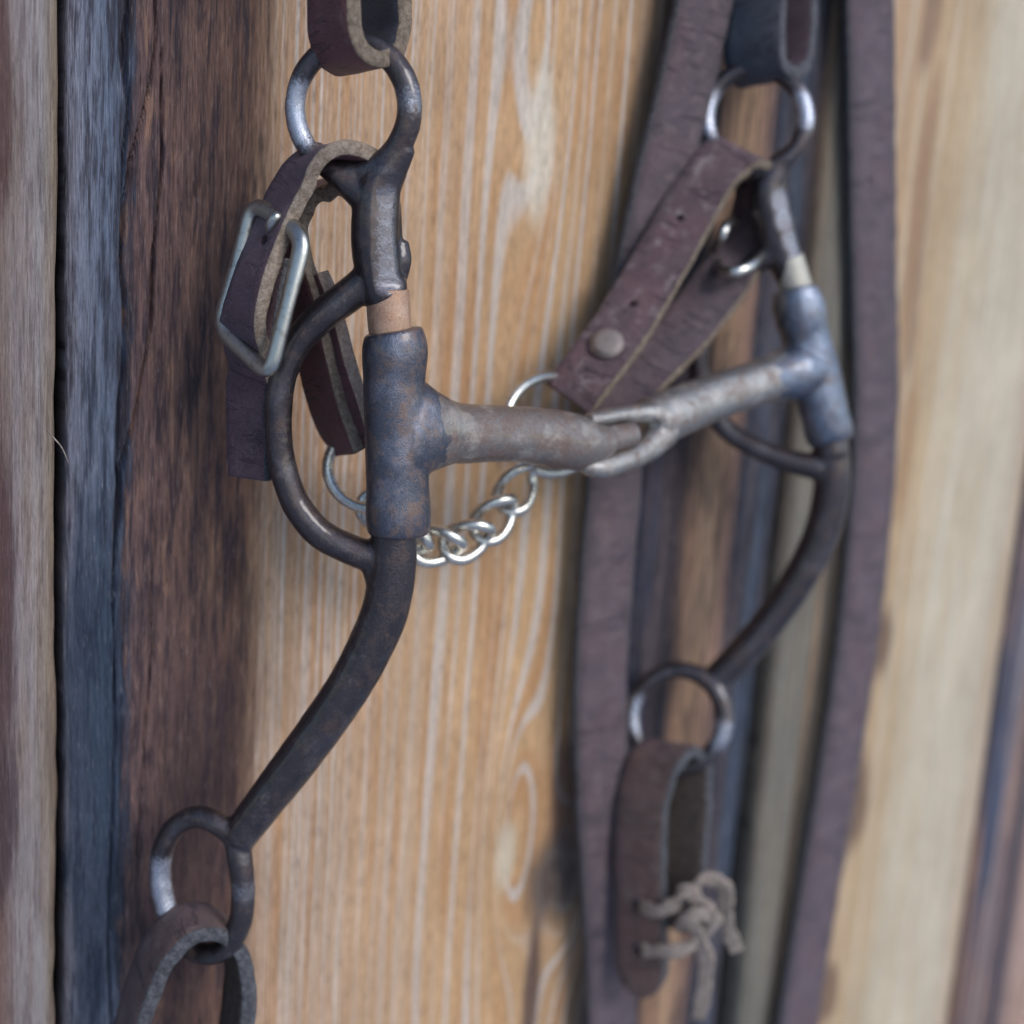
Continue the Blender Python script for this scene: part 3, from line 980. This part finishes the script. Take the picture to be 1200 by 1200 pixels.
px_tube(bm, [(846, 276, 368, 6), (853, 262, 371, 6.5), (868, 258, 386, 6), (888, 270, 386, 6), (892, 296, 377, 6.5), (877, 313, 369, 7), (853, 319, 369, 6.5), (843, 312, 378, 6), (840, 294, 384, 6)], closed=True, n=4, sides=12)
o = link('buckle', finish(bm), ST, curb)
o['label'] = 'small nickel buckle on the farther strap'

# chain end rings and links
def ellipse_ring(name, cx, cy, cz, ax, ay, tilt, slope, r, mat, parent, twist=0.0):
    bm = bmesh.new()
    pts = []
    for k in range(40):
        t = 2 * math.pi * k / 40
        u, v = ax * math.cos(t), ay * math.sin(t)
        x = u * math.cos(tilt) - v * math.sin(tilt)
        y = u * math.sin(tilt) + v * math.cos(tilt)
        pts.append(P(cx + x, cy - y, cz + slope[0] * x + slope[1] * y))
    sweep_tube(bm, pts, [r * .001] * 40, 14, True)
    return link(name, finish(bm), mat, parent)


ellipse_ring('chain_ring', 436, 548, 319, 52, 48, 0, (-.05, .0), 1.4, ST, curb)
ellipse_ring('chain_ring', 646, 498, 352, 54, 57, 0, (.24, -.02), 1.4, ST, curb)


def chain_link(px, py, z, ang, length, width, roll=0.5):
    """elongated twisted steel link; ang in degrees in the picture plane"""
    c = P(px, py, z)
    sc = z / FPX * .001
    e1 = (R * math.cos(rad(ang)) + U * math.sin(rad(ang)) + F * .10).normalized()
    e2 = (U * math.cos(rad(ang)) - R * math.sin(rad(ang)))
    e2 = (e2 - e1 * e2.dot(e1)).normalized()
    e3 = e1.cross(e2)
    a, b = length * sc / 2, width * sc / 2
    pts = []
    for k in range(36):
        t = 2 * math.pi * k / 36
        tw = roll + rad(42) * math.cos(t)
        x = a * (abs(math.cos(t)) ** .85) * (1 if math.cos(t) > 0 else -1)
        y = b * math.sin(t)
        pts.append(c + e1 * x + e2 * y * math.cos(tw) + e3 * y * math.sin(tw))
    bm = bmesh.new()
    sweep_tube(bm, pts, [.00142] * 36, 12, True)
    return link('chain_link', finish(bm), ST, curb)


for (px, py, z, ang) in [(448, 604, 323, -50), (474, 630, 325, -20), (512, 640, 328, 3), (548, 633, 331, 24), (580, 608, 335, 46), (606, 572, 339, 60)]:
    chain_link(px, py, z, ang, 60, 42)

# ================================================================== REINS
wl = (.50, -.22, .84)
rl = thing('rein', 'worn brown rein end looped through the lower ring of the nearer shank', 'rein', P(240, 1085, 322), 'reins on the lower rings')
strap('leather_loop', [(110, 1420, 330) + wl, (128, 1300, 326) + wl, (150, 1215, 323) + wl, (170, 1150, 320.5) + wl, (190, 1108, 319) + wl, (216, 1084, 320) + wl, (246, 1080, 323) + wl, (270, 1098, 327) + wl,
                       (280, 1135, 330) + wl, (278, 1190, 332) + wl, (268, 1260, 335) + wl, (250, 1420, 340) + wl],
      14.5, 3.6, [L_low, S_dark, S_edged], rl, seed=7)
wb = (.86, -.05, .50)
rr = thing('rein', 'brown rein end tied with rawhide lace on the lower ring of the farther shank', 'rein', P(800, 880, 405), 'reins on the lower rings')
s = strap('leather_loop', [(752, 1166, 410) + wb, (752, 1140, 409) + wb, (751, 1060, 405) + wb, (750, 980, 401) + wb, (755, 925, 399) + wb, (771, 888, 399) + wb, (788, 878, 402) + wb, (801, 890, 406) + wb,
                           (803, 925, 408) + wb, (799, 985, 410) + wb, (792, 1040, 411) + wb, (787, 1085, 412) + wb],
          16.5, 3.6, [L_low, S_dark, S_edged], rr, seed=8, taper_start=.011)
cut(s, [(747, 1058, 405, 1.5, V(-.4, 0, .9)), (747, 1110, 407, 1.5, V(-.4, 0, .9))])
RW = [RAW, RAW, RAW]
for c, wdt, sd_ in (([(752, 1061, 403) + (.1, .9, .3), (770, 1068, 398) + (.1, .9, .3), (792, 1060, 396) + (.2, .9, .3), (812, 1040, 397) + (.4, .7, .5), (832, 1028, 399) + (.3, .8, .4), (848, 1040, 402) + (.9, .3, .3),
                      (850, 1068, 404) + (.9, -.1, .4), (856, 1095, 405) + (.9, .2, .3), (862, 1116, 405) + (.9, .3, .1)], 4.2, 11),
                    ([(752, 1112, 404) + (.0, .9, .3), (775, 1114, 400) + (.0, .9, .3), (800, 1112, 398) + (.2, .9, .1), (822, 1098, 398) + (.5, .7, .3), (830, 1072, 397) + (.8, .3, .5), (818, 1050, 395) + (.5, -.7, .5),
                      (798, 1046, 396) + (-.1, -.9, .5), (788, 1066, 399) + (-.9, 0, .4)], 4.6, 12),
                    ([(800, 1058, 400) + (.8, .2, .5), (812, 1082, 396) + (.9, .1, .4), (824, 1112, 399) + (.9, -.2, .3), (826, 1150, 402) + (.9, .2, .3), (818, 1196, 405) + (.8, .4, .3)], 4.4, 13),
                    ([(842, 1082, 401) + (.2, .9, .3), (826, 1070, 395) + (.2, .9, .3), (806, 1076, 394) + (-.2, .9, .3), (794, 1090, 399) + (-.6, .7, .3)], 4.0, 14)):
    strap('lace', c, wdt, 1.5, RW, rr, n=6, wob=.0005, seed=sd_)

# long reins hanging against the boards
g = 'long reins hanging on the wall'


def hanging(name_label, edges, width, off, w, seed, roll=0.0):
    t = thing('rein', name_label, 'rein', wall_hit(edges[2][0], edges[2][1], off), g)
    ctrl = []
    for (px, py) in edges:
        h = wall_hit(px, py, off) - CAM
        ctrl.append((px, py, h.dot(F) * 1000) + w)
    return strap('strap', ctrl, width, 3.2, [L_wall, S_dark, S_edged], t, seed=seed, flip=True)


# width lies along the wall: camera-space direction of world +X with a slight turn toward the lens
def cam_dir(v):
    v = v.normalized()
    return (v.dot(R), v.dot(U), -v.dot(F))


hanging('long dusty brown leather strap slanting behind the farther curb strap', [(890, -420), (850, -200), (832, -60), (820, 20), (800, 110), (778, 200), (757, 300), (738, 400), (724, 500), (716, 600), (708, 700), (703, 800), (704, 900), (708, 1000), (714, 1100), (716, 1200), (716, 1420)],
        17.5, .009, cam_dir(Vector((1, -.12, 0))), 9)
hanging('long dusty brown leather strap hanging at the right over the pale board', [(1012, -420), (1014, -200), (1016, -60), (1018, 60), (1020, 200), (1022, 320), (1025, 440), (1022, 550), (1014, 650), (1003, 750), (989, 850), (973, 950), (957, 1050), (941, 1150), (922, 1280), (900, 1420)],
        19.0, .007, cam_dir(Vector((1, -.05, 0))), 10)

# ================================================================== SMALL THINGS
bm = bmesh.new()
px_tube(bm, [(54, 503, 297, .8), (62, 512, 294, .9), (72, 524, 295, .8), (80, 542, 297, .5)], sides=6)
o = link('straw', finish(bm), RAW)
tag(o, 'short pale straw caught in the gap beside the blue-stained board', 'straw')
